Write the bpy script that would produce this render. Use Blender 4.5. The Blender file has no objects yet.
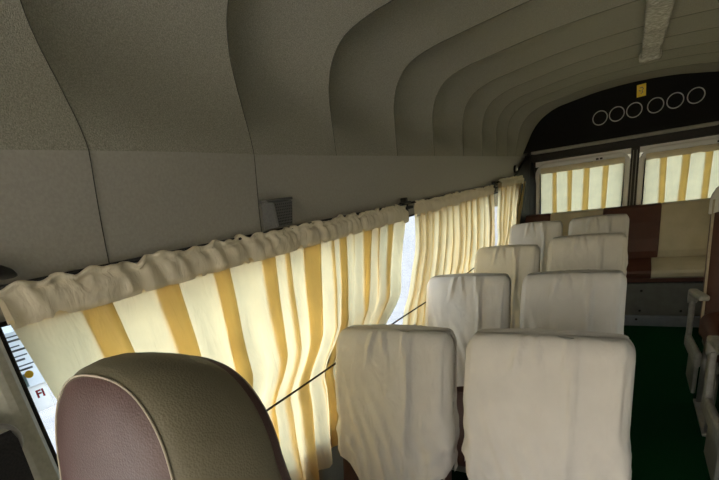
import bpy, bmesh, math, random
from mathutils import Vector, Matrix, noise
random.seed(7)
PI = math.pi
sc = bpy.context.scene
C = sc.collection

# ------------------------------------------------------------------ materials
def new_mat(name):
    m = bpy.data.materials.new(name); m.use_nodes = True
    nt = m.node_tree
    for n in list(nt.nodes): nt.nodes.remove(n)
    out = nt.nodes.new('ShaderNodeOutputMaterial')
    return m, nt, out

def coords(nt, scale=(1, 1, 1)):
    tc = nt.nodes.new('ShaderNodeTexCoord'); mp = nt.nodes.new('ShaderNodeMapping')
    mp.inputs['Scale'].default_value = scale
    nt.links.new(tc.outputs['Object'], mp.inputs['Vector'])
    return mp.outputs['Vector']

def noise_col(nt, vec, c1, c2, scale, detail=4, lo=.35, hi=.65):
    n = nt.nodes.new('ShaderNodeTexNoise'); n.inputs['Scale'].default_value = scale
    n.inputs['Detail'].default_value = detail
    nt.links.new(vec, n.inputs['Vector'])
    r = nt.nodes.new('ShaderNodeValToRGB')
    r.color_ramp.elements[0].position = lo; r.color_ramp.elements[1].position = hi
    r.color_ramp.elements[0].color = (*c1, 1); r.color_ramp.elements[1].color = (*c2, 1)
    nt.links.new(n.outputs['Fac'], r.inputs['Fac'])
    return r.outputs['Color'], n.outputs['Fac']

def surf(name, c1, c2=None, scale=60, rough=.8, metal=0, bump=0, bscale=None, detail=4, spec=.3, sheen=0, stretch=(1, 1, 1)):
    m, nt, out = new_mat(name)
    b = nt.nodes.new('ShaderNodeBsdfPrincipled')
    b.inputs['Roughness'].default_value = rough; b.inputs['Metallic'].default_value = metal
    b.inputs['Specular IOR Level'].default_value = spec
    if sheen: b.inputs['Sheen Weight'].default_value = sheen
    vec = coords(nt, stretch)
    col, fac = noise_col(nt, vec, c1, c2 or tuple(x * .85 for x in c1), scale, detail)
    nt.links.new(col, b.inputs['Base Color'])
    if bump:
        n2 = nt.nodes.new('ShaderNodeTexNoise'); n2.inputs['Scale'].default_value = bscale or scale
        n2.inputs['Detail'].default_value = 3
        nt.links.new(vec, n2.inputs['Vector'])
        bp = nt.nodes.new('ShaderNodeBump'); bp.inputs['Strength'].default_value = bump
        bp.inputs['Distance'].default_value = .004
        nt.links.new(n2.outputs['Fac'], bp.inputs['Height'])
        nt.links.new(bp.outputs['Normal'], b.inputs['Normal'])
    nt.links.new(b.outputs['BSDF'], out.inputs['Surface'])
    return m

def leather(name, c1, c2, rough=.5):
    m, nt, out = new_mat(name)
    b = nt.nodes.new('ShaderNodeBsdfPrincipled'); b.inputs['Roughness'].default_value = rough
    b.inputs['Specular IOR Level'].default_value = .4
    vec = coords(nt)
    col, _ = noise_col(nt, vec, c1, c2, 9)
    nt.links.new(col, b.inputs['Base Color'])
    v = nt.nodes.new('ShaderNodeTexVoronoi'); v.inputs['Scale'].default_value = 320
    nt.links.new(vec, v.inputs['Vector'])
    bp = nt.nodes.new('ShaderNodeBump'); bp.inputs['Strength'].default_value = .25; bp.inputs['Distance'].default_value = .002
    nt.links.new(v.outputs['Distance'], bp.inputs['Height']); nt.links.new(bp.outputs['Normal'], b.inputs['Normal'])
    nt.links.new(b.outputs['BSDF'], out.inputs['Surface'])
    return m

def cloth(name, dif, tra, mix, c2=.9, fold=.25, fscale=24, stretch=(1, 1, 1)):
    m, nt, out = new_mat(name)
    vec = coords(nt)
    col, _ = noise_col(nt, vec, dif, tuple(x * c2 for x in dif), 14)
    d = nt.nodes.new('ShaderNodeBsdfDiffuse'); nt.links.new(col, d.inputs['Color'])
    t = nt.nodes.new('ShaderNodeBsdfTranslucent')
    col2, _ = noise_col(nt, vec, tra, tuple(x * c2 for x in tra), 11)
    nt.links.new(col2, t.inputs['Color'])
    n = nt.nodes.new('ShaderNodeTexNoise'); n.inputs['Scale'].default_value = fscale; n.inputs['Detail'].default_value = 3
    n.inputs['Distortion'].default_value = .6
    nt.links.new(coords(nt, stretch), n.inputs['Vector'])
    bp = nt.nodes.new('ShaderNodeBump'); bp.inputs['Strength'].default_value = fold; bp.inputs['Distance'].default_value = .012
    nt.links.new(n.outputs['Fac'], bp.inputs['Height'])
    nt.links.new(bp.outputs['Normal'], d.inputs['Normal']); nt.links.new(bp.outputs['Normal'], t.inputs['Normal'])
    mx = nt.nodes.new('ShaderNodeMixShader'); mx.inputs['Fac'].default_value = mix
    nt.links.new(d.outputs[0], mx.inputs[1]); nt.links.new(t.outputs[0], mx.inputs[2])
    nt.links.new(mx.outputs[0], out.inputs['Surface'])
    return m

def glass_mat(name):
    m, nt, out = new_mat(name)
    t = nt.nodes.new('ShaderNodeBsdfTransparent'); t.inputs['Color'].default_value = (.93, .96, .97, 1)
    g = nt.nodes.new('ShaderNodeBsdfGlossy'); g.inputs['Roughness'].default_value = .02
    lw = nt.nodes.new('ShaderNodeLayerWeight'); lw.inputs['Blend'].default_value = .5
    pw = nt.nodes.new('ShaderNodeMath'); pw.operation = 'POWER'; pw.inputs[1].default_value = 5
    nt.links.new(lw.outputs['Facing'], pw.inputs[0])
    f = nt.nodes.new('ShaderNodeMath'); f.operation = 'MULTIPLY_ADD'; f.inputs[1].default_value = .7; f.inputs[2].default_value = .03
    nt.links.new(pw.outputs[0], f.inputs[0])
    mx = nt.nodes.new('ShaderNodeMixShader')
    nt.links.new(f.outputs[0], mx.inputs['Fac']); nt.links.new(t.outputs[0], mx.inputs[1]); nt.links.new(g.outputs[0], mx.inputs[2])
    nt.links.new(mx.outputs[0], out.inputs['Surface'])
    return m

M = {}
M['liner'] = surf('headliner felt', (.40, .395, .335), (.25, .245, .205), 420, .95, bump=.5, bscale=500, spec=.1)
M['liner_side'] = surf('side lining', (.37, .36, .32), (.33, .32, .285), 160, .55, bump=.1, spec=.4)
M['seam'] = surf('seam thread', (.06, .058, .05), None, 80, .95)
M['black'] = surf('black plastic', (.012, .012, .013), (.02, .02, .02), 60, .5)
M['panel'] = surf('black carpeted panel', (.010, .010, .010), (.022, .022, .021), 600, .95, bump=.4, bscale=500, spec=.1)
M['rubber'] = surf('rubber seal', (.01, .01, .011), None, 30, .6)
M['frame'] = surf('painted door metal', (.84, .85, .85), (.80, .81, .81), 20, .35, spec=.5)
M['pillar'] = surf('grey green trim plastic', (.46, .46, .40), (.40, .40, .34), 120, .6, bump=.1)
M['lip'] = surf('grey trim lip', (.30, .30, .27), None, 40, .5)
M['cover'] = cloth('white seat cover cloth', (.76, .74, .725), (.75, .68, .6), .10, .95, .55, 15, (1.5, 1, .55))
M['maroon'] = leather('maroon leatherette', (.080, .044, .042), (.098, .055, .053), .48)
M['brown'] = leather('brown leatherette', (.066, .024, .016), (.085, .030, .021), .5)
M['beige'] = leather('beige leatherette', (.48, .43, .32), (.42, .37, .27), .55)
M['olive'] = leather('dull beige leatherette', (.20, .18, .125), (.165, .148, .10), .55)
M['piping'] = surf('pale piping', (.48, .42, .33), None, 50, .6)
M['curtain'] = cloth('cream curtain cloth', (.76, .68, .50), (.96, .805, .48), .80, .90, .5, 16, (1, 1.4, .5))
M['heading'] = cloth('curtain heading cloth', (.90, .83, .66), (.7, .6, .4), .15, .93, .42, 20, (1, 1.6, .7))
M['carpet'] = surf('green carpet', (.005, .056, .018), (.001, .020, .006), 260, .98, bump=.8, bscale=300, spec=.05)
M['steel'] = surf('grey steel', (.35, .35, .34), (.28, .28, .27), 40, .4, metal=.5)
M['wrap'] = surf('clear plastic wrapped bar', (.62, .60, .54), (.32, .31, .27), 60, .25, bump=1.0, bscale=70, spec=.8, stretch=(1, 2.5, 1))
M['chromering'] = surf('silver ring', (.62, .62, .60), None, 20, .3, metal=.6)
M['yellow'] = surf('yellow sticker', (.98, .74, .08), (.92, .66, .06), 25, .5)
M['paper'] = cloth('printed paper', (.80, .84, .86), (.92, .96, 1.0), .75, .97)
M['stickerwhite'] = cloth('white sticker vinyl', (.9, .9, .9), (1, 1, 1), .8, .97)
M['print'] = surf('grey print', (.16, .19, .22), None, 90, .7)
M['printblue'] = surf('blue print', (.22, .42, .62), (.3, .5, .7), 90, .7)
M['white'] = surf('white plastic', (.75, .74, .72), (.68, .67, .64), 40, .5)
M['red'] = surf('red print', (.42, .02, .03), None, 50, .6)
M['grill'] = surf('grey grille plastic', (.13, .135, .13), (.10, .10, .10), 200, .6)
M['dash'] = surf('pale grey dash plastic', (.40, .43, .48), (.36, .39, .44), 30, .7)  # pale and bluish so the added dash bounces cool light
M['armplastic'] = surf('dull grey white plastic', (.34, .34, .325), (.26, .26, .25), 40, .5)
M['belt'] = surf('black webbing', (.010, .010, .011), (.02, .02, .02), 300, .85)
M['cord'] = surf('dark cord', (.05, .038, .022), None, 50, .8)
M['base'] = surf('dark grey painted box', (.13, .135, .125), (.11, .112, .105), 14, .7)
M['step'] = surf('blue grey step strip', (.18, .20, .23), (.15, .17, .20), 20, .6)
M['bounce_slab'] = surf('pale concrete', (.75, .73, .70), (.66, .64, .61), 3, .9)  # pale slab added outside as a light bounce for the ceiling
M['asphalt'] = surf('grey asphalt', (.125, .14, .165), (.10, .112, .135), 3, .9)
M['housepaint'] = surf('pale blue wall paint', (.32, .40, .48), (.40, .46, .52), 1.2, .9)
M['glass'] = glass_mat('window glass')

# ------------------------------------------------------------------ helpers
def link_mesh(name, me, mat, parent=None, smooth=True):
    o = bpy.data.objects.new(name, me); C.objects.link(o)
    if mat: me.materials.append(M[mat] if isinstance(mat, str) else mat)
    if smooth:
        for p in me.polygons: p.use_smooth = True
    if parent: o.parent = parent
    return o

def mk(name, verts, faces, mat, parent=None, smooth=True, fix=True, mind=0):
    me = bpy.data.meshes.new(name)
    me.from_pydata([tuple(v) for v in verts], [], faces); me.update()
    if fix or mind:
        bm = bmesh.new(); bm.from_mesh(me)
        if mind: bmesh.ops.remove_doubles(bm, verts=bm.verts, dist=mind)
        bmesh.ops.recalc_face_normals(bm, faces=bm.faces)
        bm.to_mesh(me); bm.free()
    return link_mesh(name, me, mat, parent, smooth)

def bm_obj(name, bm, mat, parent=None, smooth=False):
    me = bpy.data.meshes.new(name); bm.to_mesh(me); bm.free()
    return link_mesh(name, me, mat, parent, smooth)

def add_box(bm, x0, x1, y0, y1, z0, z1, bev=0, seg=2, mtx=None):
    r = bmesh.ops.create_cube(bm, size=1)
    vs = r['verts']
    for v in vs:
        v.co = Vector((x0 + (v.co.x + .5) * (x1 - x0), y0 + (v.co.y + .5) * (y1 - y0), z0 + (v.co.z + .5) * (z1 - z0)))
    if bev:
        es = list({e for v in vs for e in v.link_edges})
        rr = bmesh.ops.bevel(bm, geom=es, offset=bev, segments=seg, affect='EDGES', profile=.5)
        vs = list({v for f in rr['faces'] for v in f.verts} | {v for v in vs if v.is_valid})
    if mtx is not None:
        for v in vs: v.co = mtx @ v.co
    return vs

def box(name, x0, x1, y0, y1, z0, z1, mat, parent=None, bev=0, seg=2, mtx=None):
    bm = bmesh.new(); add_box(bm, x0, x1, y0, y1, z0, z1, bev, seg, mtx)
    return bm_obj(name, bm, mat, parent, smooth=False)

def boxes(name, lst, mat, parent=None, bev=0):
    bm = bmesh.new()
    for b in lst: add_box(bm, *b, bev)
    return bm_obj(name, bm, mat, parent)

def add_tube(vs, fs, pts, r, n=8, closed=False, cap=True):
    pts = [Vector(p) for p in pts]; base = len(vs); m = len(pts)
    up = None
    for i, p in enumerate(pts):
        a = pts[(i - 1) % m] if (closed or i > 0) else p
        b = pts[(i + 1) % m] if (closed or i < m - 1) else p
        t = (b - a).normalized()
        if up is None:
            up = Vector((0, 0, 1)) if abs(t.z) < .9 else Vector((1, 0, 0))
        s = t.cross(up).normalized(); up = s.cross(t).normalized()
        rr = r[i] if isinstance(r, (list, tuple)) else r
        for k in range(n):
            an = 2 * PI * k / n
            vs.append(p + s * math.cos(an) * rr + up * math.sin(an) * rr)
    rng = m if closed else m - 1
    for i in range(rng):
        j = (i + 1) % m
        for k in range(n):
            k2 = (k + 1) % n
            fs.append((base + i * n + k, base + i * n + k2, base + j * n + k2, base + j * n + k))
    if cap and not closed:
        fs.append(tuple(base + k for k in range(n))[::-1]); fs.append(tuple(base + (m - 1) * n + k for k in range(n)))

def tube(name, pts, r, mat, parent=None, n=8, closed=False):
    vs, fs = [], []; add_tube(vs, fs, pts, r, n, closed)
    return mk(name, vs, fs, mat, parent)

def grid(name, nu, nv, fn, mat, parent=None, smooth=True, fix=False):
    vs = [fn(i / nu, j / nv) for j in range(nv + 1) for i in range(nu + 1)]
    fs = [(j * (nu + 1) + i, j * (nu + 1) + i + 1, (j + 1) * (nu + 1) + i + 1, (j + 1) * (nu + 1) + i) for j in range(nv) for i in range(nu)]
    return mk(name, vs, fs, mat, parent, smooth, fix)

def loft(name, rings, mat, parent=None, cap0=True, cap1=True, smooth=True):
    n = len(rings[0]); vs = [p for r in rings for p in r]; fs = []
    for j in range(len(rings) - 1):
        for i in range(n):
            k = (i + 1) % n
            fs.append((j * n + i, j * n + k, (j + 1) * n + k, (j + 1) * n + i))
    for flag, j in ((cap0, 0), (cap1, len(rings) - 1)):
        if flag:
            c = sum((Vector(p) for p in rings[j]), Vector()) / n
            vs.append(c); ci = len(vs) - 1
            for i in range(n): fs.append((j * n + i, j * n + (i + 1) % n, ci))
    return mk(name, vs, fs, mat, parent, smooth)

def rrect(a, b, r, n=10):
    """rounded rectangle, half sizes a (x) and b (y), as a dense loop"""
    r = max(min(r, a * .98, b * .98), .0005); pts = []
    for cx, cy, a0 in ((a - r, b - r, 0), (-(a - r), b - r, PI / 2), (-(a - r), -(b - r), PI), (a - r, -(b - r), 1.5 * PI)):
        for k in range(n + 1):
            an = a0 + PI / 2 * k / n
            pts.append((cx + r * math.cos(an), cy + r * math.sin(an)))
    res = []                                    # subdivide the long straight runs
    for i, p in enumerate(pts):
        q = pts[(i + 1) % len(pts)]; res.append(p)
        d = math.hypot(q[0] - p[0], q[1] - p[1]); m = 40 if (i + 1) % (n + 1) == 0 and d > .15 else (12 if (i + 1) % (n + 1) == 0 else 1)
        for k in range(1, m): res.append((p[0] + (q[0] - p[0]) * k / m, p[1] + (q[1] - p[1]) * k / m))
    return res

def empty(name, loc=(0, 0, 0), label=None, cat=None, group=None, rz=0):
    o = bpy.data.objects.new(name, None); C.objects.link(o); o.location = loc; o.rotation_euler = (0, 0, rz)
    o.empty_display_size = .05
    return tag(o, label, cat, group)

def tag(o, label=None, cat=None, group=None, kind=None):
    if label: o['label'] = label
    if cat: o['category'] = cat
    if group: o['group'] = group
    if kind: o['kind'] = kind
    return o

def struct(o, label=None):
    o['kind'] = 'structure'
    if label: o['label'] = label
    return o

def copy_tree(o, parent=None):
    c = o.copy(); C.objects.link(c)
    if parent: c.parent = parent
    for ch in list(o.children): copy_tree(ch, c)
    return c

def fnoise(x, y, z, s): return noise.noise(Vector((x * s, y * s, z * s)))

# ------------------------------------------------------------------ the shell of the bus
YF, YR = -1.7, 4.68
struct(box('floor', -.92, .92, YF, YR, -.04, 0, 'carpet'), 'dark green carpeted bus floor')

XW = -.875
sill, head = .60, 1.235
def sstep(a, b, x):
    t = max(0, min(1, (x - a) / (b - a))); return t * t * (3 - 2 * t)
def fold_out(y): return .040 * (1 - sstep(.55, 1.15, y)) * sstep(-.6, .3, y)
def side_wall(name, s, with_windows):
    x0, x1 = (-.94, XW) if s < 0 else (-XW, .94)
    L = [(x0, x1, YF, YR, 0, sill)]
    spans = [(YF, -1.35), (.06, .255), (1.50, 1.52), (3.25, 3.33), (4.15, YR)] if s < 0 else [(YF, 1.52), (3.25, 3.33), (4.15, YR)]  # unseen right wall closed at the front to darken the left wall
    for a, b in spans: L.append((x0, x1, a, b, sill, head))
    w = boxes(name, L, 'liner_side')
    # the lining above the windows, leaning in a little to the fold
    NB = 90
    def bp(u, v):
        y = YF + (YR - YF) * u; z = head + (1.490 - head) * v
        return (s * (.875 - (.022 + fold_out(y)) * v ** 1.3), y, z)
    grid('lining_band', NB, 8, bp, 'liner_side', w, True, False)
    boxes('band_back', [(min(s * .90, s * .94), max(s * .90, s * .94), YF, YR, head, 1.49)], 'liner_side', w)
    return w
wl = struct(side_wall('wall_left', -1, True), 'grey lined side wall above and below the curtained windows')
wr = struct(side_wall('wall_right', 1, True), 'grey lined side wall behind the single seats')

for n, (s, a, b) in enumerate(((-1, .255, 1.50), (-1, 1.52, 3.25), (-1, 3.33, 4.15), (-1, -1.35, .06), (1, 1.52, 3.25), (1, 3.33, 4.15)), 1):
    x = s * .91
    g = box('window_%d' % n, x - .003, x + .003, a, b, sill, head, 'glass'); struct(g)
    t = .008; xi = s * .905
    xa, xb = min(xi, s * .872), max(xi, s * .872)
    boxes('window_seal', [(xa, xb, a, a + t, sill, head), (xa, xb, b - t, b, sill, head), (xa, xb, a + t, b - t, sill, sill + t), (xa, xb, a + t, b - t, head - t, head)], 'rubber', g)

# black sash post between the first two windows, and the window latch on it
for n, (a, b) in enumerate(((1.497, 1.523), (3.245, 3.335)), 1):
    struct(box('trim_%d' % n, -.876, -.868, a, b, sill, head, 'black'), 'black post between two side windows')

# ceiling: one sheet of headliner stretched over roof bows, hollow between the bows
PROF = [(-.853, 1.488), (-.852, 1.56), (-.851, 1.62), (-.846, 1.685), (-.822, 1.752), (-.768, 1.806), (-.68, 1.835), (-.575, 1.850), (-.46, 1.864), (-.33, 1.878), (-.17, 1.888), (0, 1.892)]
def prof_at(t):
    """t from 0 (fold) to 1 (centre line) with Catmull-Rom smoothing"""
    n = len(PROF) - 1; f = t * n; i = min(int(f), n - 1); u = f - i
    P = [PROF[max(0, min(n, i + k))] for k in (-1, 0, 1, 2)]
    if i + 2 > n: P[3] = (-PROF[n - 1][0], PROF[n - 1][1])
    r = []
    for k in (0, 1):
        a, b, c, d = (p[k] for p in P)
        r.append(.5 * (2 * b + (c - a) * u + (2 * a - 5 * b + 4 * c - d) * u * u + (3 * b - a - 3 * c + d) * u ** 3))
    return r
BOWS = [-1.7, -1.1, -.5, .0, .478, .922, 1.336, 1.816, 2.251, 2.727, 3.14, 3.52, 3.86, 4.16, 4.46, 4.72]
def sstep(a, b, x):
    t = max(0, min(1, (x - a) / (b - a))); return t * t * (3 - 2 * t)
def ceil_pt(t, y):
    side = 1 if t <= .5 else -1
    tt = t * 2 if t <= .5 else (1 - t) * 2
    x, z = prof_at(tt)
    x2, z2 = prof_at(max(0, tt - .01)); x3, z3 = prof_at(min(1, tt + .01))
    tx, tz = x3 - x2, z3 - z2; l = math.hypot(tx, tz) or 1
    nx, nz = -tz / l, tx / l                     # outwards
    k = 0
    while k < len(BOWS) - 2 and y >= BOWS[k + 1]: k += 1
    a, b = BOWS[k], BOWS[k + 1]; u = min(1, max(0, (y - a) / (b - a)))
    amp = .076 * min(.5, b - a) / .45
    fade = sstep(1.50, 1.72, z) * (1 - .70 * sstep(-.74, -.40, x))
    if y < .9: fade *= .45
    d = amp * fade * (math.sin(PI * u ** .72)) ** .9 if 0 < u < 1 else 0
    lift = .055 * (1 - sstep(.9, 1.336, y)) * sstep(1.58, 1.74, z)
    lift += .018 * sstep(2.0, 3.4, y) * sstep(1.8, 1.89, z) - .02 * sstep(3.9, 4.46, y) * sstep(1.6, 1.85, z)
    x += nx * d; z += nz * d + lift
    fo = fold_out(y); x += fo * (1 - sstep(1.49, 1.66, z)) - .6 * fo * sstep(1.60, 1.73, z) * (1 - sstep(-.8, -.6, x))
    x *= 1 - sstep(3.95, 4.46, y) * (.17 * min(1, max(0, (z - 1.488) / .31)))
    # a soft horizontal ridge along the fold at the front
    return (side * x, y, z)
ys = []
for a, b in zip(BOWS[:-1], BOWS[1:]): ys += [a + (b - a) * k / 14 for k in range(14)]
ys.append(BOWS[-1])
NT = 120
vs = [ceil_pt(i / NT, y) for y in ys for i in range(NT + 1)]
fs = [(j * (NT + 1) + i, j * (NT + 1) + i + 1, (j + 1) * (NT + 1) + i + 1, (j + 1) * (NT + 1) + i) for j in range(len(ys) - 1) for i in range(NT)]
ceiling = mk('ceiling', vs, fs, 'liner', fix=False)
for f in ceiling.data.polygons: f.use_smooth = True
# crease along each bow
bm = bmesh.new(); bm.from_mesh(ceiling.data)
for e in bm.edges:
    y0, y1 = e.verts[0].co.y, e.verts[1].co.y
    if abs(y0 - y1) < 1e-6 and any(abs(y0 - b) < 1e-6 for b in BOWS): e.smooth = False
bm.to_mesh(ceiling.data); bm.free()
struct(ceiling, 'grey felt ceiling with curved quilted ribs')
for b in BOWS[4:-2]:
    pts = [Vector(ceil_pt(i / 160, b)) for i in range(161)]
    pts = [p + Vector((0, 0, -.0005)) if p.z > 1.8 else p + Vector((.0005 if p.x < 0 else -.0005, 0, 0)) for p in pts]
    if b < 1: pts = [Vector((-.8735 + (.022 + fold_out(b)) * (v / 12) ** 1.3, b, head + (1.488 - head) * v / 12)) for v in range(12)] + pts
    tube('seam', pts, .0009, 'seam', ceiling, n=5)

# front end of the bus (behind the camera): header, windscreen opening raised for more light, added dash
wf = struct(boxes('wall_front', [(-.94, .94, YF - .06, YF, 0, .78), (-.94, .94, YF - .06, YF, 1.88, 2.0), (-.94, -.86, YF - .06, YF, .78, 1.88), (.86, .94, YF - .06, YF, .78, 1.88)], 'pillar'), 'front bulkhead of the bus')
box('bounce_dash', -.87, .87, YF, YF + .38, .45, .80, 'dash', wf, .03)  # unseen dash added pale to bounce sunlight into the cabin
struct(box('trim_9', -.87, .87, YF + .02, -.30, 0, .035, 'base', None, .004), 'unseen cab floor added, dark to cut the sun bounce')  # added out of view, kept dark so less sun bounces

# pillar at the left edge beside the first window
q = [(-.905, .2645), (-.862, .2645), (-.850, .256), (-.846, .243), (-.846, .232), (-.849, .222), (-.866, .150), (-.872, .10), (-.905, .08)]
k = len(q)
vs = [(x, y, z) for z in (0, 1.30) for x, y in q]
pl = mk('trim_3', vs, [(i, (i + 1) % k, k + (i + 1) % k, k + i) for i in range(k)] + [tuple(range(k))[::-1], tuple(range(k, 2 * k))], 'pillar', smooth=False)
struct(pl, 'grey green window pillar with seat belt anchor')
box('rubber_strip', -.890, -.866, .2635, .2735, .55, 1.30, 'rubber', pl, .003, 2)

# ------------------------------------------------------------------ rear end
YD = 4.63
bk = struct(boxes('wall_back', [(-.94, .94, YD + .03, YD + .09, 0, .70), (-.94, .94, YD + .03, YD + .09, 1.40, 2.0), (-.94, -.74, YD + .03, YD + .09, .70, 1.40), (.80, .94, YD + .03, YD + .09, .70, 1.40)], 'black'), 'black rear wall around the doors')
# black quarter trims in the corners
for n, s in enumerate((-1, 1), 4):
    q = [(s * .86, 4.06), (s * .845, 4.16), (s * .80, 4.50), (s * .755, YD - .012), (s * .755, YD + .03), (s * .93, YD + .03), (s * .93, 4.06)]
    vs = [(x, y, z) for z in (.0, 1.235) for x, y in q] + [(s * .80 if abs(x) < .8 else x, y, 1.488 if y > 4.3 else 1.24 + .24 * (y - 4.06) / .24) for x, y in q]
    k = len(q); fs = []
    for r in range(2):
        for i in range(k): fs.append((r * k + i, r * k + (i + 1) % k, (r + 1) * k + (i + 1) % k, (r + 1) * k + i))
    fs += [tuple(range(k))[::-1], tuple(range(2 * k, 3 * k))]
    struct(mk('trim_%d' % n, vs, fs, 'black', smooth=False), 'black corner trim between side and rear windows')

def frame_ring(name, x0, x1, z0, z1, r, w, y0, y1, mat, parent, slant=0):
    """rounded rectangular frame of width w lying in the XZ plane"""
    cx, cz = (x0 + x1) / 2, (z0 + z1) / 2; a, b = (x1 - x0) / 2, (z1 - z0) / 2
    o = rrect(a, b, r); i = rrect(a - w, b - w, max(r - w, .01))
    sh = lambda p: (cx + p[0], cz + p[1] + slant * p[0])
    m = len(o); vs = []
    for (pp, y) in ((o, y0 + .004), (o, y0 + .004), (i, y0), (i, y1), (o, y1)):
        if pp is o and y == y0 + .004 and len(vs) == m: pp = rrect(a - .006, b - .006, max(r - .006, .01)); y = y0
        vs += [(sh(p)[0], y, sh(p)[1]) for p in pp]
    fs = []
    for k in range(5):
        for j in range(m):
            j2 = (j + 1) % m; k2 = (k + 1) % 5
            fs.append((k * m + j, k * m + j2, k2 * m + j2, k2 * m + j))
    return mk(name, vs, fs, mat, parent)

for n, (a, b) in enumerate(((-.765, -.004), (.058, .835)), 1):
    d = boxes('door_%d' % n, [(a, b, YD, YD + .03, .02, .60), (a, b, YD, YD + .03, 1.375, 1.42)], 'frame'); struct(d, 'rear door with pale grey window frame')
    frame_ring('door_frame', a, b, .56, 1.40, .095, .045, YD - .02, YD + .028, 'frame', d)
    frame_ring('rubber_seal', a + .040, b - .040, .60, 1.358, .06, .012, YD - .026, YD - .012, 'rubber', d)
    box('glass', a + .05, b - .05, YD + .018, YD + .024, .60, 1.355, 'glass', d)
    boxes('latch', [((a + b) / 2 + .12 + k * .03, (a + b) / 2 + .14 + k * .03, YD - .03, YD - .018, 1.366, 1.38) for k in range(2)], 'black', d, .002)
ct = boxes('trim_6', [(-.004, .058, YD - .015, YD + .03, .02, 1.42)], 'black'); struct(ct, 'black meeting post between the two rear doors')
boxes('post_bead', [(.010, .016, YD - .024, YD - .015, .5, 1.40), (.036, .043, YD - .024, YD - .015, .5, 1.40)], 'lip', ct)
struct(box('trim_7', -.92, .92, YD - .05, YD + .03, 1.425, 1.495, 'black', None, .006), 'black header above the rear doors')
struct(boxes('trim_8', [(-.775, .86, 4.44, YD - .045, 1.488, 1.512)], 'lip', None, .006), 'pale grey lip under the black panel')

# black panel with six rings above the rear doors: its outline follows the ceiling
pn = empty('vent_panel', (0, 4.46, 1.50), 'black carpeted panel with a row of silver rings above the rear doors', 'panel')
top = [ceil_pt(i / NT, 4.455) for i in range(NT + 1)]
top = [(x, z) for x, y, z in top]
vs, fs = [], []
for y in (-.012, .012):
    for x, z in top: vs.append((x * .998, y, z - 1.50 + .004))
    for x, z in top: vs.append((x * .998, y, .008))
k = len(top)
for i in range(k - 1):
    fs.append((i, i + 1, k + i + 1, k + i)); fs.append((2 * k + i, 2 * k + i + 1, 3 * k + i + 1, 3 * k + i))
    fs.append((i, i + 1, 2 * k + i + 1, 2 * k + i)); fs.append((k + i, k + i + 1, 3 * k + i + 1, 3 * k + i))
mk('panel_board', vs, fs, 'panel', pn, smooth=False)
for i, (x, z) in enumerate(((-.240, 1.683), (-.122, 1.689), (-.003, 1.693), (.136, 1.698), (.259, 1.705), (.384, 1.712))):
    pts = [(x + .0515 * math.cos(2 * PI * q / 36), -.014, z - 1.50 + .0515 * math.sin(2 * PI * q / 36)) for q in range(36)]
    r = tube('vent_ring', pts,   .0036, 'chromering', pn, 8, True)
    vs = [(x + .049 * math.cos(2 * PI * q / 36), -.0135, z - 1.50 + .049 * math.sin(2 * PI * q / 36)) for q in range(36)]
    vs += [(x + .02 * math.cos(2 * PI * q / 36), -.0125, z - 1.50 + .02 * math.sin(2 * PI * q / 36)) for q in range(36)] + [(x, -.0125, z - 1.5)]
    mk('vent_mesh', vs, [(q, (q + 1) % 36, 36 + (q + 1) % 36, 36 + q) for q in range(36)] + [(36 + q, 36 + (q + 1) % 36, 72) for q in range(36)], 'panel', r)
# yellow warning sticker on the panel
ym = Matrix.Translation((.035, 4.4465, 1.822)) @ Matrix.Rotation(math.radians(-3), 4, 'Y')
stk = box('warning_sticker', -.030, .030, -.001, .001, -.043, .043, 'yellow'); stk.matrix_world = ym
tag(stk, 'small yellow sticker on the black panel above the silver rings', 'sticker')
vs, fs = [], []
add_tube(vs, fs, [(-.012, -.0015, .018), (.004, -.0015, .022), (.013, -.0015, .010), (.004, -.0015, -.002), (.010, -.0015, -.016), (-.004, -.0015, -.022)], .0028, 6)
add_tube(vs, fs, [(-.016, -.0015, .002), (-.004, -.0015, -.004)], .0028, 6)
mk('printed_mark', vs, fs, 'print', stk)

# ------------------------------------------------------------------ plastic wrapped light bar on the ceiling
lb = empty('light_bar', (.06, 2.2, 1.86), 'long silvery plastic wrapped bar running along the ceiling', 'ceiling light')
def wrap_ring(y, w, h):
    zc = ceil_pt(.53, 2.2)[2]
    r = []
    for x, z in rrect(w, h, h * .7, 6):
        q = fnoise(x * 3, y * 1.6, z, 16) * .006 + fnoise(x, y, z, 60) * .0025
        r.append((x * (1 + q * 9), y - 2.2, ceil_z(y) - 1.86 - h + z + q))
    return r
def ceil_z(y):
    return ceil_pt(.5 + .03, y)[2] + .004
yy = [.3 + (3.52 - .3) * k / 150 for k in range(151)]
loft('wrapped_bar', [wrap_ring(y, .047 + .004 * fnoise(0, y, 0, 5), .017) for y in yy], 'wrap', lb)
yy = [3.47, 3.475, 3.49, 3.52, 3.555, 3.57, 3.575]
loft('end_cap', [wrap_ring(y, w, h) for y, w, h in zip(yy, (.03, .055, .058, .058, .055, .045, .02), (.012, .021, .023, .022, .019, .014, .008))], 'wrap', lb)
tube('end_wire', [(0, 1.37, ceil_z(3.57) - 1.86 - .012), (.006, 1.41, ceil_z(3.61) - 1.86 - .006), (.002, 1.44, ceil_z(3.64) - 1.86)], .004, 'seam', lb)

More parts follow.
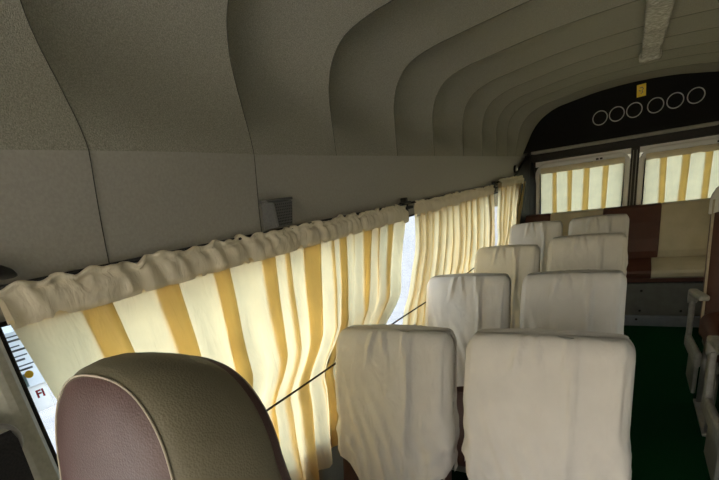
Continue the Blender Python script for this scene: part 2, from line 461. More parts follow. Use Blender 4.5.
# ------------------------------------------------------------------ curtains
def pleat_path(y0, y1, darks, depth=.009, nf=12, nb=6):
    """(y, inward depth) polyline; over every dark interval the cloth doubles back behind itself in a flat pleat"""
    mids = [y0] + [(a + b) / 2 for a, b in darks] + [y1]
    def D(y):
        for k in range(len(mids) - 1):
            if y <= mids[k + 1] + 1e-9:
                u = (y - mids[k]) / (mids[k + 1] - mids[k]); return depth * (.5 - .5 * math.cos(2 * PI * u))
        return 0
    P = []; cur = y0; off = 0
    for a, b in darks:
        for k in range(nf):
            u = k / nf; y = cur + (b - cur) * u
            P.append((y, D(y) + off * (1 - sstep(0, 1, min(1, (y - cur) / max(.001, a - cur))))))
        P.append((b + .0012, D(b) - .0012))
        for k in range(nb + 1):
            u = k / nb; y = b + (a - b) * u; P.append((y, D(y) - .0025 - .0005 * u))
        P.append((a - .0012, D(a) - .0042)); cur = a; off = -.0055
    for k in range(nf + 1):
        u = k / nf; y = cur + (y1 - cur) * u; P.append((y, D(y) + off * (1 - u)))
    return P

def gather_path(y0, y1, p0, grow, depth, lap):
    """deep soft gathers: S-shaped folds that lap a little over each other"""
    P = []; y = y0; p = p0; ends = [y0]
    while y < y1: y += p; p *= grow; ends.append(y)
    k = (y1 - y0) / (ends[-1] - y0)
    for i in range(len(ends) - 1):
        a = y0 + (ends[i] - y0) * k; b = y0 + (ends[i + 1] - y0) * k
        for q in range(20):
            u = q / 20
            P.append((a + (b - a) * (u + lap * math.sin(4 * PI * u) * .5 + .06 * math.sin(2 * PI * u + i)), depth * (.5 - .5 * math.cos(2 * PI * u)) * (.8 + .2 * math.sin(i * 2.3)) - .008))
    P.append((y1, -.008))
    return P

def curtain_side(name, y0, y1, darks, z_bot, edge_l, edge_r, label, seed, wave=.006, topsag=0, ztop=1.292, zh=1.232):
    t = empty('window_curtain', (-.85, (y0 + y1) / 2, zh), label, 'curtain', 'cream curtains along the side windows')
    oy = (y0 + y1) / 2
    P = gather_path(y0, y1, *darks) if isinstance(darks, tuple) else pleat_path(y0, y1, [(a - .018, b - .018) for a, b in darks]); NZ = 34; vs = []; n = len(P)
    for j in range(NZ + 1):
        f = j / NZ
        for i, (y, d) in enumerate(P):
            s = (y - y0) / (y1 - y0)
            zt = zh + .006
            zb = z_bot(s)
            z = zt + (zb - zt) * f
            h = zt - z
            L, R = y0 + edge_l(h), y1 + edge_r(h)
            yy = L + (R - L) * s
            dd = d * ((1 - .35 * h) if isinstance(darks, tuple) else (1 + 1.1 * h)) + wave * math.sin(y * 57 + seed + 2 * h) * (.4 + 3 * h) * (.5 + 1.4 * s) + .010 * fnoise(yy, seed, z, 5) * min(1, h * 6)
            dd += .004 * h - .012 * math.exp(-((z - .83) / .05) ** 2)
            yy += .010 * h * math.sin(y * 31 + seed)
            zz = z + (.006 * math.sin(y * 83 + seed) if f == 1 else 0) - topsag * sstep(.93, 1, s)
            vs.append((.012 + max(-.015, dd), yy - oy, zz - zh))
    fs = [(j * n + i, j * n + i + 1, (j + 1) * n + i + 1, (j + 1) * n + i) for j in range(NZ) for i in range(n - 1)]
    mk('drape', vs, fs, 'curtain', t, True, False)
    # gathered heading with a rod pocket and a frilled top edge
    prof = [(-.010, .000), (-.006, .012), (.006, .018), (.022, .021), (.038, .020), (.047, .012), (.051, .010), (.056, .014), (.061, .013), (.061, .004), (.050, .001), (.03, -.004), (.0, -.004)]
    N = int((y1 - y0) / .0065)
    vs = []
    for q, (dz, dx) in enumerate(prof):
        for i in range(N + 1):
            s = i / N; y = y0 + (y1 - y0) * s
            g = fnoise(y + dz * .35, seed, 0, 38) * .7 + fnoise(y - dz * .3, seed + 4, dz * 3, 75) * .45 + fnoise(y + dz * .5, seed, 1, 14) * .9
            x = dx + (.0135 * g if dx > .002 else 0)
            fr = 1 if 6 <= q <= 9 else (.4 if q == 5 else 0)
            z = dz + fr * (.011 * fnoise(y, seed, 3, 34) + .008 * fnoise(y, seed, 5, 13)) + .004 * fnoise(y, seed, 8, 6) - topsag * sstep(.93, 1, s)
            vs.append((.008 + x, y - oy, z))
    n = N + 1
    fs = [(j * n + i, j * n + i + 1, (j + 1) * n + i + 1, (j + 1) * n + i) for j in range(len(prof) - 1) for i in range(N)]
    mk('heading', vs, fs, 'heading', t, True, False)
    return t

curtain_side('c', .276, 1.815, [(.401, .459), (.554, .615), (.713, .768), (.883, .937), (.985, 1.005), (1.067, 1.159), (1.225, 1.24), (1.266, 1.318), (1.37, 1.385), (1.433, 1.511), (1.56, 1.575), (1.65, 1.70)],
             lambda s: .50 + .09 * math.sin(s * 9 + 1.2) * .5, lambda h: .15 * min(h, .35), lambda h: -.45 * min(h, .3) - 1.5 * max(0, min(h, .44) - .30) - .25 * max(0, h - .44),
             'long cream curtain with wide pleats at the window beside the front seat', 1.0, topsag=.012)
d2 = [(y, y + .034) for y in (1.965, 2.06, 2.155, 2.25, 2.345, 2.445, 2.545, 2.65, 2.755, 2.87, 2.985, 3.10, 3.20)]
curtain_side('c', 1.925, 3.30, (.095, 1.05, .034, .34), lambda s: .52, lambda h: -.9 * h ** 1.7, lambda h: .02 * h,
             'cream curtain in narrow folds at the middle side window', 2.3, wave=.003)
d3 = [(y, y + .036) for y in (3.57, 3.70, 3.83, 3.96, 4.09, 4.22, 4.35)]
curtain_side('c', 3.51, 4.48, (.14, 1.03, .036, .34), lambda s: .56, lambda h: -.16 * h, lambda h: -1.1 * h * .8,
             'narrow cream curtain at the last side window by the rear corner', 4.1, wave=.003, ztop=1.3, zh=1.265)

# unseen copies added on the opposite windows to keep daylight off the left wall
for src, y, lab in (('window_curtain.001', 2.50, 'added unseen curtain dimming the window beside the single seats'),
                    ('window_curtain.002', 3.70, 'added unseen curtain dimming the last window across the aisle')):
    c = copy_tree(bpy.data.objects[src]); c.location = (.85, y, 1.235); c.rotation_euler = (0, 0, PI)
    tag(c, lab, 'curtain', 'added curtains holding back daylight on the opposite wall')

def curtain_rear(x0, x1, label, seed, darks):
    t = empty('window_curtain', ((x0 + x1) / 2, YD - .034, 1.315), label, 'curtain', 'cream curtains on the rear door windows')
    cx = (x0 + x1) / 2; P = pleat_path(x0, x1, darks, .006); NZ = 16; n = len(P); vs = []
    for j in range(NZ + 1):
        f = j / NZ
        for x, d in P:
            z = .006 - .64 * f
            xx = x - cx + (x - cx) * -.05 * f + .012 * f * math.sin(x * 23 + seed)
            vs.append((xx, -d * (1 + f) - .004 * fnoise(x, f, seed, 8), z))
    mk('drape', vs, [(j * n + i, j * n + i + 1, (j + 1) * n + i + 1, (j + 1) * n + i) for j in range(NZ) for i in range(n - 1)], 'curtain', t, True, False)
    N = 90; prof = [(-.006, .002), (.002, .012), (.016, .015), (.030, .012), (.034, .008), (.042, .010), (.044, .004), (.030, 0), (.0, -.002)]
    vs = []
    for dz, dx in prof:
        for i in range(N + 1):
            x = x0 + (x1 - x0) * i / N
            vs.append((x - cx, -dx - .004 * fnoise(x, seed, dz, 40), dz + .003 * fnoise(x, seed, 3, 25)))
    n = N + 1
    mk('heading', vs, [(j * n + i, j * n + i + 1, (j + 1) * n + i + 1, (j + 1) * n + i) for j in range(len(prof) - 1) for i in range(N)], 'heading', t, True, False)
curtain_rear(-.715, -.045, 'cream pleated curtain on the rear door window nearer the side curtains', 1.1, [(-.612, -.58), (-.488, -.45), (-.355, -.31), (-.206, -.162)])
curtain_rear(.105, .79, 'cream pleated curtain on the rear door window above the beige bench panel', 2.7, [(.205, .25), (.355, .405), (.50, .548), (.65, .70)])

# curtain rods and their black brackets
def rod(y0, y1, z, brackets, label):
    t = empty('curtain_rod', (-.842, (y0 + y1) / 2, z), label, 'curtain rod', 'black curtain rods along the side wall')
    oy = (y0 + y1) / 2
    tube('rod', [(0, y0 - oy, 0), (0, y1 - oy, 0)], .0045, 'black', t)
    for y in brackets:
        bm = bmesh.new()
        add_box(bm, -.022, .004, y - oy - .012, y - oy + .012, -.045, .026, .003)
        add_box(bm, -.008, .012, y - oy - .055, y - oy + .03, -.004, .010, .003)
        add_box(bm, -.004, .012, y - oy + .004, y - oy + .05, -.024, -.012, .003)
        bm_obj('bracket', bm, 'black', t)
rod(.25, 1.84, 1.29, [1.835], 'black rod carrying the long curtain at the front seat')
rod(1.86, 3.40, 1.29, [3.40], 'black rod carrying the curtain at the middle side window')
rod(3.46, 4.40, 1.308, [4.40], 'black rod carrying the curtain by the rear corner')
# black handle-shaped end piece at the far left
hd = empty('grab_handle', (-.845, .27, 1.315), 'black rounded grip at the left end of the long curtain', 'handle')
loft('grip', [[(0 + r * .022 * math.cos(a) + .012, yv, r * .013 * math.sin(a) + zz) for a in [2 * PI * q / 16 for q in range(16)]]
              for yv, r, zz in ((-.12, .5, 0), (-.11, .9, 0), (-.06, 1, .002), (0, 1, .002), (.022, .9, -.001), (.034, .6, -.005), (.039, .25, -.008))], 'black', hd)
box('grip_mount', -.03, .002, -.085, -.055, -.012, .012, 'black', hd, .003)
# elastic cord across the curtains
pts = []
for k in range(60):
    y = .60 + (3.42 - .60) * k / 59
    pts.append((-.813 + .009 * sstep(1.5, 2.0, y) - .003 * math.cos(y * 4), y, .838 - .010 * math.sin(PI * k / 59)))
pts = [(-.874, .50, .845)] + pts + [(-.874, 3.5, .84)]
tag(tube('curtain_string', pts, .0032, 'cord', None, 6), 'thin dark cord stretched across the side curtains', 'cord')
# window latch seen in the gap between the first two curtains
wlch = empty('window_latch', (-.872, 1.735, 1.15), 'small black latch on the window glass between two curtains', 'latch')
box('latch_body', -.016, .006, -.012, .012, -.03, .03, 'black', wlch, .004)
box('latch_tab', .004, .014, -.007, .007, -.005, .022, 'black', wlch, .003)

# ------------------------------------------------------------------ small things on the side wall
sp = empty('wall_vent_box', (-.862, .983, 1.335), 'small grey perforated box on the wall above the long curtain', 'vent')
vs = [(-.02, -.060, -.045), (-.02, .060, -.045), (.028, .042, -.040), (.028, -.030, -.040),
      (-.012, -.066, .040), (-.012, .062, .040), (.034, .054, .034), (.034, -.042, .034)]
mk('housing', vs, [(0, 1, 2, 3), (4, 5, 6, 7), (0, 1, 5, 4), (1, 2, 6, 5), (3, 0, 4, 7), (2, 3, 7, 6)], 'grill', sp, False)
vs, fs = [], []
def gp(u, v): 
    y = (-.029 + .070 * u) * (1 - v) + (-.041 + .094 * u) * v; z = -.038 + .070 * v
    return Vector((.0285 + .006 * v, y, z))
vs = [gp(0, 0), gp(1, 0), gp(1, 1), gp(0, 1)]; vs += [p + Vector((.004, 0, 0)) for p in vs]
mk('grille', vs, [(0, 1, 2, 3), (4, 5, 6, 7), (0, 1, 5, 4), (1, 2, 6, 5), (2, 3, 7, 6), (3, 0, 4, 7)], 'grill', sp, False)
bm = bmesh.new()
for i in range(9):
    for j in range(8):
        p = gp(.08 + .84 * i / 8, .08 + .84 * j / 7) + Vector((.0042, 0, 0))
        bmesh.ops.create_circle(bm, cap_ends=True, segments=8, radius=.0026, matrix=Matrix.Translation(p) @ Matrix.Rotation(PI / 2, 4, 'Y'))
bm_obj('perforation', bm, 'rubber', sp)
box('top_lip', -.012, .036, -.066, .062, .036, .044, 'grill', sp, .002)

sp.scale = (.9, .86, .9)
hk = empty('coat_button', (-.862, 4.16, 1.388), 'round grey button with dark rim on the wall by the rear corner', 'hook')
def disc(name, prof, mat, parent, axis='X'):
    rings = []
    for r, d in prof:
        ring = []
        for q in range(24):
            a = 2 * PI * q / 24; c, s = r * math.cos(a), r * math.sin(a)
            ring.append((d, c, s) if axis == 'X' else (c, d, s))
        rings.append(ring)
    return loft(name, rings, mat, parent)
disc('rim', [(.030, 0), (.030, .010), (.026, .016), (.021, .016)], 'black', hk)
disc('button', [(.020, .008), (.019, .022), (.015, .028), (.006, .030)], 'chromering', hk)

# seat belt on the left pillar
sb = empty('seat_belt', (-.842, .20, 1.07), 'black seat belt with grey loop on the pillar at left', 'seat belt')
disc('anchor_bolt', [(.016, -.004), (.016, .014), (.012, .019), (.004, .020)], 'white', sb).location = (0, -.012, .022)
pts = [(.012, .026 * math.cos(a) * 1.0 - .002, -.012 + .030 * math.sin(a)) for a in [2 * PI * q / 28 for q in range(28)]]
tube('guide_loop', pts, .0042, 'steel', sb, 8, True)
vs = []
for z, w, x in ((.004, .020, .013), (-.012, .023, .017), (-.06, .024, .016), (-.25, .025, .014), (-.55, .025, .012), (-1.05, .025, .012)):
    c = -.004 - .055 * min(1, max(0, -z - .01)) 
    vs += [(x, c - w, z), (x + .004, c - w, z), (x + .004, c + w, z), (x, c + w, z)]
fs = []
for r in range(5):
    for i in range(4): fs.append((r * 4 + i, r * 4 + (i + 1) % 4, r * 4 + 4 + (i + 1) % 4, r * 4 + 4 + i))
fs += [(0, 1, 2, 3), (20, 21, 22, 23)]
mk('webbing', vs, fs, 'belt', sb, False)

# stickers on the first window glass
xg = -.904
ps = empty('window_notice', (xg, .284, 1.15), 'printed notice sheet stuck on the window glass at far left', 'notice')
box('sheet', -.001, .001, -.030, .032, -.043, .060, 'paper', ps)
lines = []
for k, z in enumerate((.052, .044, .034, .026, .016, .008, -.002, -.010)):
    lines.append((.001, .0016, -.026, .026 - .006 * (k % 3), z, z + (.0035 if k % 2 else .0022)))

for l in lines: box('text_line', *l, 'print', ps)
box('blue_picture', .001, .0017, -.024, .004, -.040, -.016, 'printblue', ps)
boxes('picture_marks', [(.0017, .0021, -.016, -.009, -.036, -.022), (.0017, .0021, -.011, -.002, -.028, -.023)], 'print', ps)
bm = bmesh.new(); bmesh.ops.create_circle(bm, cap_ends=True, segments=20, radius=.007, matrix=Matrix.Translation((.0024, .010, -.019)) @ Matrix.Rotation(PI / 2, 4, 'Y'))
bm_obj('yellow_spot', bm, 'yellow', ps)
fi = empty('window_sticker', (xg + .004, .2965, 1.084), 'small white sticker with red letters on the window glass', 'sticker')
box('backing', -.001, .001, -.0155, .0155, -.024, .024, 'stickerwhite', fi, 0)

cu = bpy.data.curves.new('letters', 'FONT'); cu.body = 'FI'; cu.size = .020; cu.extrude = .0004; cu.align_x = 'CENTER'; cu.offset = .0006
to = bpy.data.objects.new('letters_outline', cu); C.objects.link(to)
bpy.context.view_layer.update()
me = bpy.data.meshes.new_from_object(to.evaluated_get(bpy.context.evaluated_depsgraph_get()))
bpy.data.objects.remove(to)
me.materials.clear()
tx = link_mesh('letters', me, 'red', fi, False)
tx.location = (.0016, .001, .001); tx.rotation_euler = (PI / 2, 0, PI / 2)

# ------------------------------------------------------------------ seats
REC = math.tan(math.radians(13))
def back_loft(name, mat, parent, a, t, z0, z1, rc, re, grow=0, hem=None, wr=0, seed=0, taper=0, cap0=True, yoff=0.0, sag=0.0):
    """reclined rounded backrest: front top edge at local y = 0"""
    rings = []; aa, tt = a + grow, t + grow; zt = z1 + grow
    rows = 44; rz = rc + grow
    per = rrect(aa, tt, re + grow)
    n = len(per)
    def deform(x, y, z, p0):
        yy = y + t + (z - z1) * REC + yoff
        bulge = 0
        if y < 0: bulge = -.014 * math.cos(x / aa * PI / 2) * math.sin(PI * min(1, max(0, (z - z0) / (z1 - z0))))
        crown = .008 * (1 - (x / aa) ** 2) * sstep(z1 - .1, z1, z)
        w = 0; 
        if wr:
            dep = z1 - z; low = sstep(.06, .40, dep); q = 1 if y < 0 else .6; dx = abs(x) / aa
            rid = lambda v: 1 - abs(v) * 2.2
            w += wr * .8 * fnoise(x + seed, y, z * .6, 9)
            w += wr * 1.15 * rid(fnoise(x * 2.6 + .9 * z + seed, 0, z * .55 - x * .3, 8)) * low * q
            w += wr * .95 * rid(fnoise(x * 2.0 - 1.4 * z + seed + 9, 0, z * 1.6 + x, 7)) * low * sstep(.25, .9, dx) * q
            w += wr * 1.1 * math.exp(-((x - aa * .38 - .02 * (z - z1)) / .0045) ** 2) * (1 if y < 0 else .5)
            w += wr * 1.1 * math.exp(-((x - aa * .38 + .02 - .10 * dep) / .006) ** 2) * sstep(.14, .02, dep) * q
            w += wr * 1.1 * math.exp(-((x + aa * .25 + .18 * dep) / .007) ** 2) * sstep(.12, .02, dep) * q
            w += wr * 1.1 * math.exp(-((x + aa * .08 - .25 * dep) / .006) ** 2) * sstep(.10, .02, dep) * q
            w -= wr * .7
            w = max(w, -.0095)
        sgn = -1 if y < 0 else 1
        xs = 1 + taper * (z1 - z)
        return (x * xs + (w * .5 * (1 if x > 0 else -1) if abs(x) > aa * .9 else 0), yy + bulge + sgn * w, z + crown)
    for j in range(rows + 1):
        f = j / rows; ring = []
        for (x, y) in per:
            zb = hem(x / aa, y / tt) if hem else z0
            z = zb + (zt - rz - zb) * f
            ring.append(deform(x, y, z, f))
        rings.append(ring)
    for k in range(1, 8):
        th = PI / 2 * k / 8
        ia = rc * (1 - math.cos(th)) * 1.0; it = re * (1 - math.cos(th))
        r2 = rrect(aa - ia, tt - it, max(.004, re + grow - it))
        rings.append([deform(x, y, zt - rz + rz * math.sin(th), 1) for x, y in r2])
    r2 = rrect(aa - rc, tt - re * 1.15, .004)
    rings.append([deform(x, y, zt, 1) for x, y in r2])
    return loft(name, rings, mat, parent, cap0=cap0)

def cushion(name, mat, parent, a, y0, y1, z0, z1, r=.035):
    rings = []; cy = (y0 + y1) / 2; b = (y1 - y0) / 2
    hz = z1 - z0
    for k in range(0, 7):
        th = PI / 2 * k / 6; i = r * (1 - math.sin(th)); rings.append([(x, cy + y, z0 + r * (1 - math.cos(th))) for x, y in rrect(a - i, b - i, .05)])
    for k in range(0, 7):
        th = PI / 2 * k / 6; i = r * (1 - math.cos(th)); rings.append([(x, cy + y, z1 - r + r * math.sin(th) + .01 * (1 - (x / a) ** 2)) for x, y in rrect(a - i, b - i, .05)])
    return loft(name, rings, mat, parent)

def legs(parent, xs, ya, yb, z):
    for x in xs:
        tube('leg', [(x, ya, z), (x, ya, .012), ], .014, 'steel', parent)
        tube('leg', [(x, yb, z), (x, yb, .012)], .014, 'steel', parent)
        box('floor_rail', x - .022, x + .022, ya - .03, yb + .03, 0, .014, 'steel', parent, .003)

def z_seam(z): return z + .0015 * math.sin(z * 90)

def white_seat():
    s = empty('passenger_seat')
    a = .190
    back_loft('backrest', 'maroon', s, a - .008, .044, .40, .950, .034, .026, yoff=.008)
    # pale piping round the face of the backrest
    pts = []
    for k in range(31):
        z = .42 + (.925 - .42) * k / 30
        pts.append((-a + .013, .014 + (z - .965) * REC, z))
    pl_ = pts + [(-x, y, z) for x, y, z in reversed(pts)]
    for sgn in (-1, 1):
        tube('piping', [(sgn * -p[0] * -1 if sgn < 0 else -p[0], p[1] + .004, p[2]) for p in pts], .0035, 'piping', s, 6)
    def hem(u, v):
        e = abs(u) ** 2.2
        if v > 0: return .57 + .02 * math.sin(u * 5)
        return .475 + (.19 if u < 0 else .11) * abs(u) ** 2.4 + .008 * math.sin(u * 9 + 1)
    back_loft('seat_cover', 'cover', s, a, .052, .40, .960, .034, .026, grow=.0085, hem=hem, wr=.013, seed=2.0, cap0=False)
    cushion('cushion', 'maroon', s, .19, -.50, -.075, .30, .435)
    box('seat_frame', -.175, .175, -.47, -.06, .262, .302, 'steel', s, .008)
    legs(s, (-.15, .15), -.42, -.10, .27)
    return s

proto = white_seat()
ROWS = [1.06, 1.86, 2.66, 3.55]
SPOT = {('w', 0): (-.592, 1.0, .955), ('a', 0): (-.160, 1.02, .957), ('w', 1): (-.606, .98, .945), ('a', 1): (-.174, .98, .945),
        ('w', 2): (-.610, .97, .945), ('a', 2): (-.180, .99, .980), ('w', 3): (-.592, .97, .978), ('a', 3): (-.172, .97, .986)}
where = {
 ('w', 0): 'large white-covered seat by the long curtain, in the nearest covered row',
 ('a', 0): 'largest white-covered seat, next to the green aisle in the nearest covered row',
 ('w', 1): 'white-covered window seat directly behind the nearest covered window seat',
 ('a', 1): 'white-covered aisle seat directly behind the largest covered seat',
 ('w', 2): 'white-covered window seat in the third covered row, tinted warm by the curtain',
 ('a', 2): 'white-covered aisle seat in the third covered row',
 ('w', 3): 'white-covered window seat in the last row before the rear bench',
 ('a', 3): 'white-covered aisle seat in the last row, its top showing before the bench'}
first = True
for r, y in enumerate(ROWS):
    for c in ('w', 'a'):
        s = proto if first else copy_tree(proto); first = False
        px, sx, top = SPOT[(c, r)]
        s.location = (px, y, 0); s.scale = (sx, 1, top / .972)
        s.rotation_euler = (0, 0, math.radians({('w', 0): 1.0, ('a', 0): -.6, ('w', 2): -1.2}.get((c, r), .4)))
        tag(s, where[(c, r)], 'seat', 'white-covered seats in pairs along the curtains')

# the uncovered front seat
fs_ = empty('front_seat', (-.60, .262, 0), 'uncovered front seat with maroon face and wide dull beige side', 'seat')
HW = [(.36, .185), (.50, .195), (.65, .195), (.80, .184), (.92, .166), (1.00, .148)]
def arch(o, ot, wide):
    """outline of the backrest seen from the front: o / ot = growth at the sides / top, wide = extra breadth lower down"""
    L = []
    ex = lambda z: wide * sstep(1.16, .90, z)
    lim = lambda p: (max(p[0], -.205 + .02 * (p[1] - .4) ** 2), p[1])
    side = [(z, w) for z, w in HW]
    for z, w in side: L.append((w + o + ex(z), z))
    w0, z0, h = .148, 1.00, .170
    for k in range(1, 40):
        th = PI * k / 40; c, s = math.cos(th), math.sin(th)
        z = z0 + (h + ot) * abs(s) ** .84
        L.append(((w0 + o) * math.copysign(abs(c) ** .78, c) + math.copysign(ex(z), c) * min(1, abs(c) * 3), z))
    for z, w in reversed(side): L.append((-w - o - ex(z), z))
    return [lim(p) for p in L]
def fring(o, dy, ot=None, wide=0): return [(x, dy + (z - 1.172) * .20, z) for x, z in arch(o, o if ot is None else ot, wide)]
loft('face_panel', [fring(o, d) for o, d in ((-.10, -.010), (-.06, -.009), (-.03, -.006), (-.012, -.002), (-.002, .003))], 'maroon', fs_, True, False)
G = ((-.003, .003, -.003, 0), (.004, .008, .003, 0), (.012, .020, .008, .004), (.018, .045, .010, .012), (.020, .075, .006, .022), (.018, .105, -.004, .032), (.012, .135, -.016, .040), (.004, .150, -.026, .042))
loft('side_gusset', [fring(o, d, ot, w) for o, d, ot, w in G], 'olive', fs_, False, False)
loft('back_panel', [fring(o, d, ot, w) for o, d, ot, w in ((.005, .149, -.026, .042), (.006, .160, -.028, .043), (-.004, .172, -.036, .043), (-.02, .180, -.05, .043), (-.06, .186, -.09, .043), (-.10, .187, -.12, .043))], 'maroon', fs_, False, True)
tube('piping', fring(.001, .003), .0017, 'piping', fs_, 6)
cushion('cushion', 'maroon', fs_, .19, -.58, -.12, .30, .44)
box('seat_frame', -.17, .17, -.54, -.10, .262, .302, 'steel', fs_, .008)
legs(fs_, (-.15, .15), -.48, -.14, .27)

# single seats across the aisle
def single_seat():
    s = empty('single_seat')
    a = .20
    back_loft('backrest', 'brown', s, a, .055, .40, 1.12, .07, .042)
    for sgn in (-1, 1):
        pts = []
        for k in range(31):
            z = .42 + (1.06 - .42) * k / 30
            pts.append((sgn * (a - .004), .018 + (z - 1.12) * REC, z))
        tube('piping', pts, .007, 'piping', s, 6)
    def hem(u, v): return .985 + .02 * math.sin(u * 6)
    back_loft('headrest_cover', 'cover', s, a, .055, .40, 1.12, .07, .042, grow=.010, hem=hem, wr=.006, seed=5, cap0=False)
    cushion('cushion', 'brown', s, .205, -.56, -.10, .40, .52)
    box('seat_frame', -.18, .18, -.52, -.08, .34, .402, 'steel', s, .01)
    legs(s, (-.16, .16), -.46, -.12, .35)
    for x in (-.235,):
        sg = 1 if x > 0 else -1
        ar_ = box('armrest', x - .022, x + .022, -.40, .01, .588, .614, 'armplastic', s, .010, 3, Matrix.Translation((0, 0, .60)) @ Matrix.Rotation(math.radians(-9), 4, 'X') @ Matrix.Translation((0, 0, -.60)))
        h = disc('hinge', [(.034, -.020), (.036, .0), (.034, .020), (.02, .026), (.006, .027)], 'armplastic', s); h.location = (x, -.012, .575)
        bm = bmesh.new()
        m = Matrix.Translation((x, -.02, .56)) @ Matrix.Rotation(math.radians(-6), 4, 'X')
        add_box(bm, -.012, .012, -.035, .030, -.26, .0, .01, 2, m)
        add_box(bm, -.014, .014, -.42, .030, -.26, -.185, .012, 2, m)
        bm_obj('side_bracket', bm, 'armplastic', s)
        box('side_guard', x - .010, x + .010, -.44, -.20, .20, .40, 'steel', s, .008)
    return s
s1 = single_seat(); s1.location = (.570, 2.88, 0); s1.scale = (1, 1, 1.03)
tag(s1, 'brown single seat with white headrest cover, in full view across the aisle', 'seat', 'brown single seats across the aisle')
s2 = copy_tree(s1); s2.location = (.565, 2.10, 0)
tag(s2, 'brown single seat nearest the camera across the aisle, only its pale armrest showing', 'seat', 'brown single seats across the aisle')

# rear bench
rb = empty('rear_bench', (0, 4.30, 0), 'wide rear bench with alternating brown and beige panels', 'bench')
EDGE = [-.835, -.60, -.178, .236, .655, .835]
cols = ['brown', 'beige', 'brown', 'beige', 'brown']
for i, cm in enumerate(cols):
    a, b = EDGE[i], EDGE[i + 1]
    def sec(x, e):
        pr = [(.010, .545), (.008, .56), (.0, .60), (.018, .70), (.055, .83), (.090, .925), (.098, .950), (.113, .964), (.136, .968), (.168, .962), (.178, .94), (.16, .75), (.14, .56)]
        return [(x, y + e, z + (-e if z > .9 else 0)) for y, z in pr]
    loft('back_panel', [sec(a, .006), sec(a + .004, .0015), sec(a + .02, 0), sec(b - .02, 0), sec(b - .004, .0015), sec(b, .006)], cm, rb, smooth=False)
ce = [-.835, -.64, -.215, .195, .62, .835]
for i, cm in enumerate(cols):
    a, b = ce[i], ce[i + 1]
    def sec2(x, e):
        pr = [(-.155, .405), (-.172, .42), (-.178, .45), (-.172, .470), (-.155, .480), (-.06, .515), (.02, .540), (.06, .545), (.10, .53), (.10, .405)]
        return [(x, y, z - e) for y, z in pr]
    loft('seat_panel', [sec2(a, .006), sec2(a + .004, .0015), sec2(a + .02, 0), sec2(b - .02, 0), sec2(b - .004, .0015), sec2(b, .006)], cm, rb, smooth=False)
box('front_lip', -.835, .835, -.158, -.145, .375, .408, 'brown', rb, .004)
box('base_box', -.835, .835, -.145, .29, .09, .36, 'base', rb, .004)
box('shadow_gap', -.83, .83, -.12, .10, .358, .405, 'black', rb)
box('step_strip', -.835, .835, -.165, .29, 0, .088, 'step', rb, .006)
bm = bmesh.new()
for x, z in ((.12, .06), (.14, .30), (.14, .13), (.42, .13)):
    bmesh.ops.create_uvsphere(bm, u_segments=10, v_segments=6, radius=.010, matrix=Matrix.Translation((x, -.148 if z > .1 else -.168, z)) @ Matrix.Diagonal((1, .5, 1, 1)))
bm_obj('screw', bm, 'black', rb, True)

# ------------------------------------------------------------------ outside
struct(box('ground', -30, 30, -30, 34, -.80, -.75, 'asphalt'), 'grey asphalt yard outside the bus')
struct(box('bounce_apron', -30, 30, -30, -2.6, -.75, -.74, 'bounce_slab'), 'unseen pale apron added in front of the bus to bounce light')  # added apron, reflects sun through the windscreen onto the ceiling
ob = boxes('building_exterior', [(-9.5, -9, -8, 16, -.75, 2.1)], 'housepaint'); struct(ob, 'pale wall across the yard')

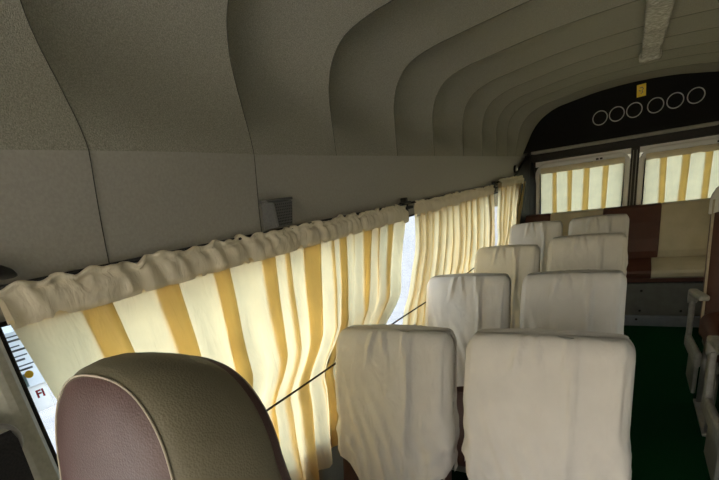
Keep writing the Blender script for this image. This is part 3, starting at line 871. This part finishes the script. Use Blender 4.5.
# ------------------------------------------------------------------ light
w = bpy.data.worlds.new('sky'); sc.world = w; w.use_nodes = True
nt = w.node_tree; bg = nt.nodes['Background']
sky = nt.nodes.new('ShaderNodeTexSky'); sky.sky_type = 'NISHITA'; sky.sun_disc = False
sky.sun_elevation = math.radians(52); sky.sun_rotation = math.radians(190); sky.air_density = 1.2; sky.dust_density = 4.0
mul = nt.nodes.new('ShaderNodeMix'); mul.data_type = 'RGBA'; mul.blend_type = 'MULTIPLY'; mul.inputs['Factor'].default_value = 1
mul.inputs[7].default_value = (1.10, 1.0, .84, 1)
nt.links.new(sky.outputs['Color'], mul.inputs[6]); nt.links.new(mul.outputs[2], bg.inputs['Color']); bg.inputs['Strength'].default_value = .48
su = bpy.data.lights.new('sun', 'SUN'); su.energy = 10.5; su.angle = math.radians(1.0); su.color = (1, .95, .87)
so = bpy.data.objects.new('sun', su); C.objects.link(so)
so.rotation_euler = Vector((-.14, .60, -.80)).to_track_quat('-Z', 'Y').to_euler()
def portal(name, loc, rot, sx, sy):
    l = bpy.data.lights.new(name, 'AREA'); l.shape = 'RECTANGLE'; l.size = sx; l.size_y = sy; l.cycles.is_portal = True
    o = bpy.data.objects.new(name, l); C.objects.link(o); o.location = loc; o.rotation_euler = rot
portal('windscreen_daylight', (0, YF - .03, 1.33), (PI / 2, 0, 0), 1.72, 1.10)
portal('left_daylight', (-.93, 1.4, .92), (0, -PI / 2, 0), .64, 5.5)
portal('right_daylight', (.93, 1.4, .92), (0, PI / 2, 0), .64, 5.5)
portal('rear_daylight', (.03, YD + .04, .98), (-PI / 2, 0, 0), 1.5, .74)

# ------------------------------------------------------------------ camera
cam = bpy.data.cameras.new('camera'); co = bpy.data.objects.new('camera', cam); C.objects.link(co)
rows = [[0.8549636388514882, 0.5010017912558589, -0.13429214943637874], [-0.062109545636803945, 0.35593011464445745, 0.9324463297316221], [-0.5149559015902349, 0.7888668827169791, -0.33542429961137904]]
R_ = Vector(rows[0]); U_ = Vector(rows[1]); F_ = Vector(rows[2])
m = Matrix((R_, U_, -F_)).transposed().to_4x4(); m.translation = Vector((0, 0, 1.35))
co.matrix_world = m
cam.sensor_width = 36; cam.lens = 428.03 / 719 * 36; cam.shift_y = 110 / 719; cam.clip_start = .02
sc.camera = co
sc.view_settings.view_transform = 'Standard'; sc.view_settings.look = 'None'; sc.view_settings.gamma = 1
sc.view_settings.use_curve_mapping = False
sc.view_settings.exposure = 0.72
sc.cycles.max_bounces = 14; sc.cycles.diffuse_bounces = 8; sc.cycles.transparent_max_bounces = 12
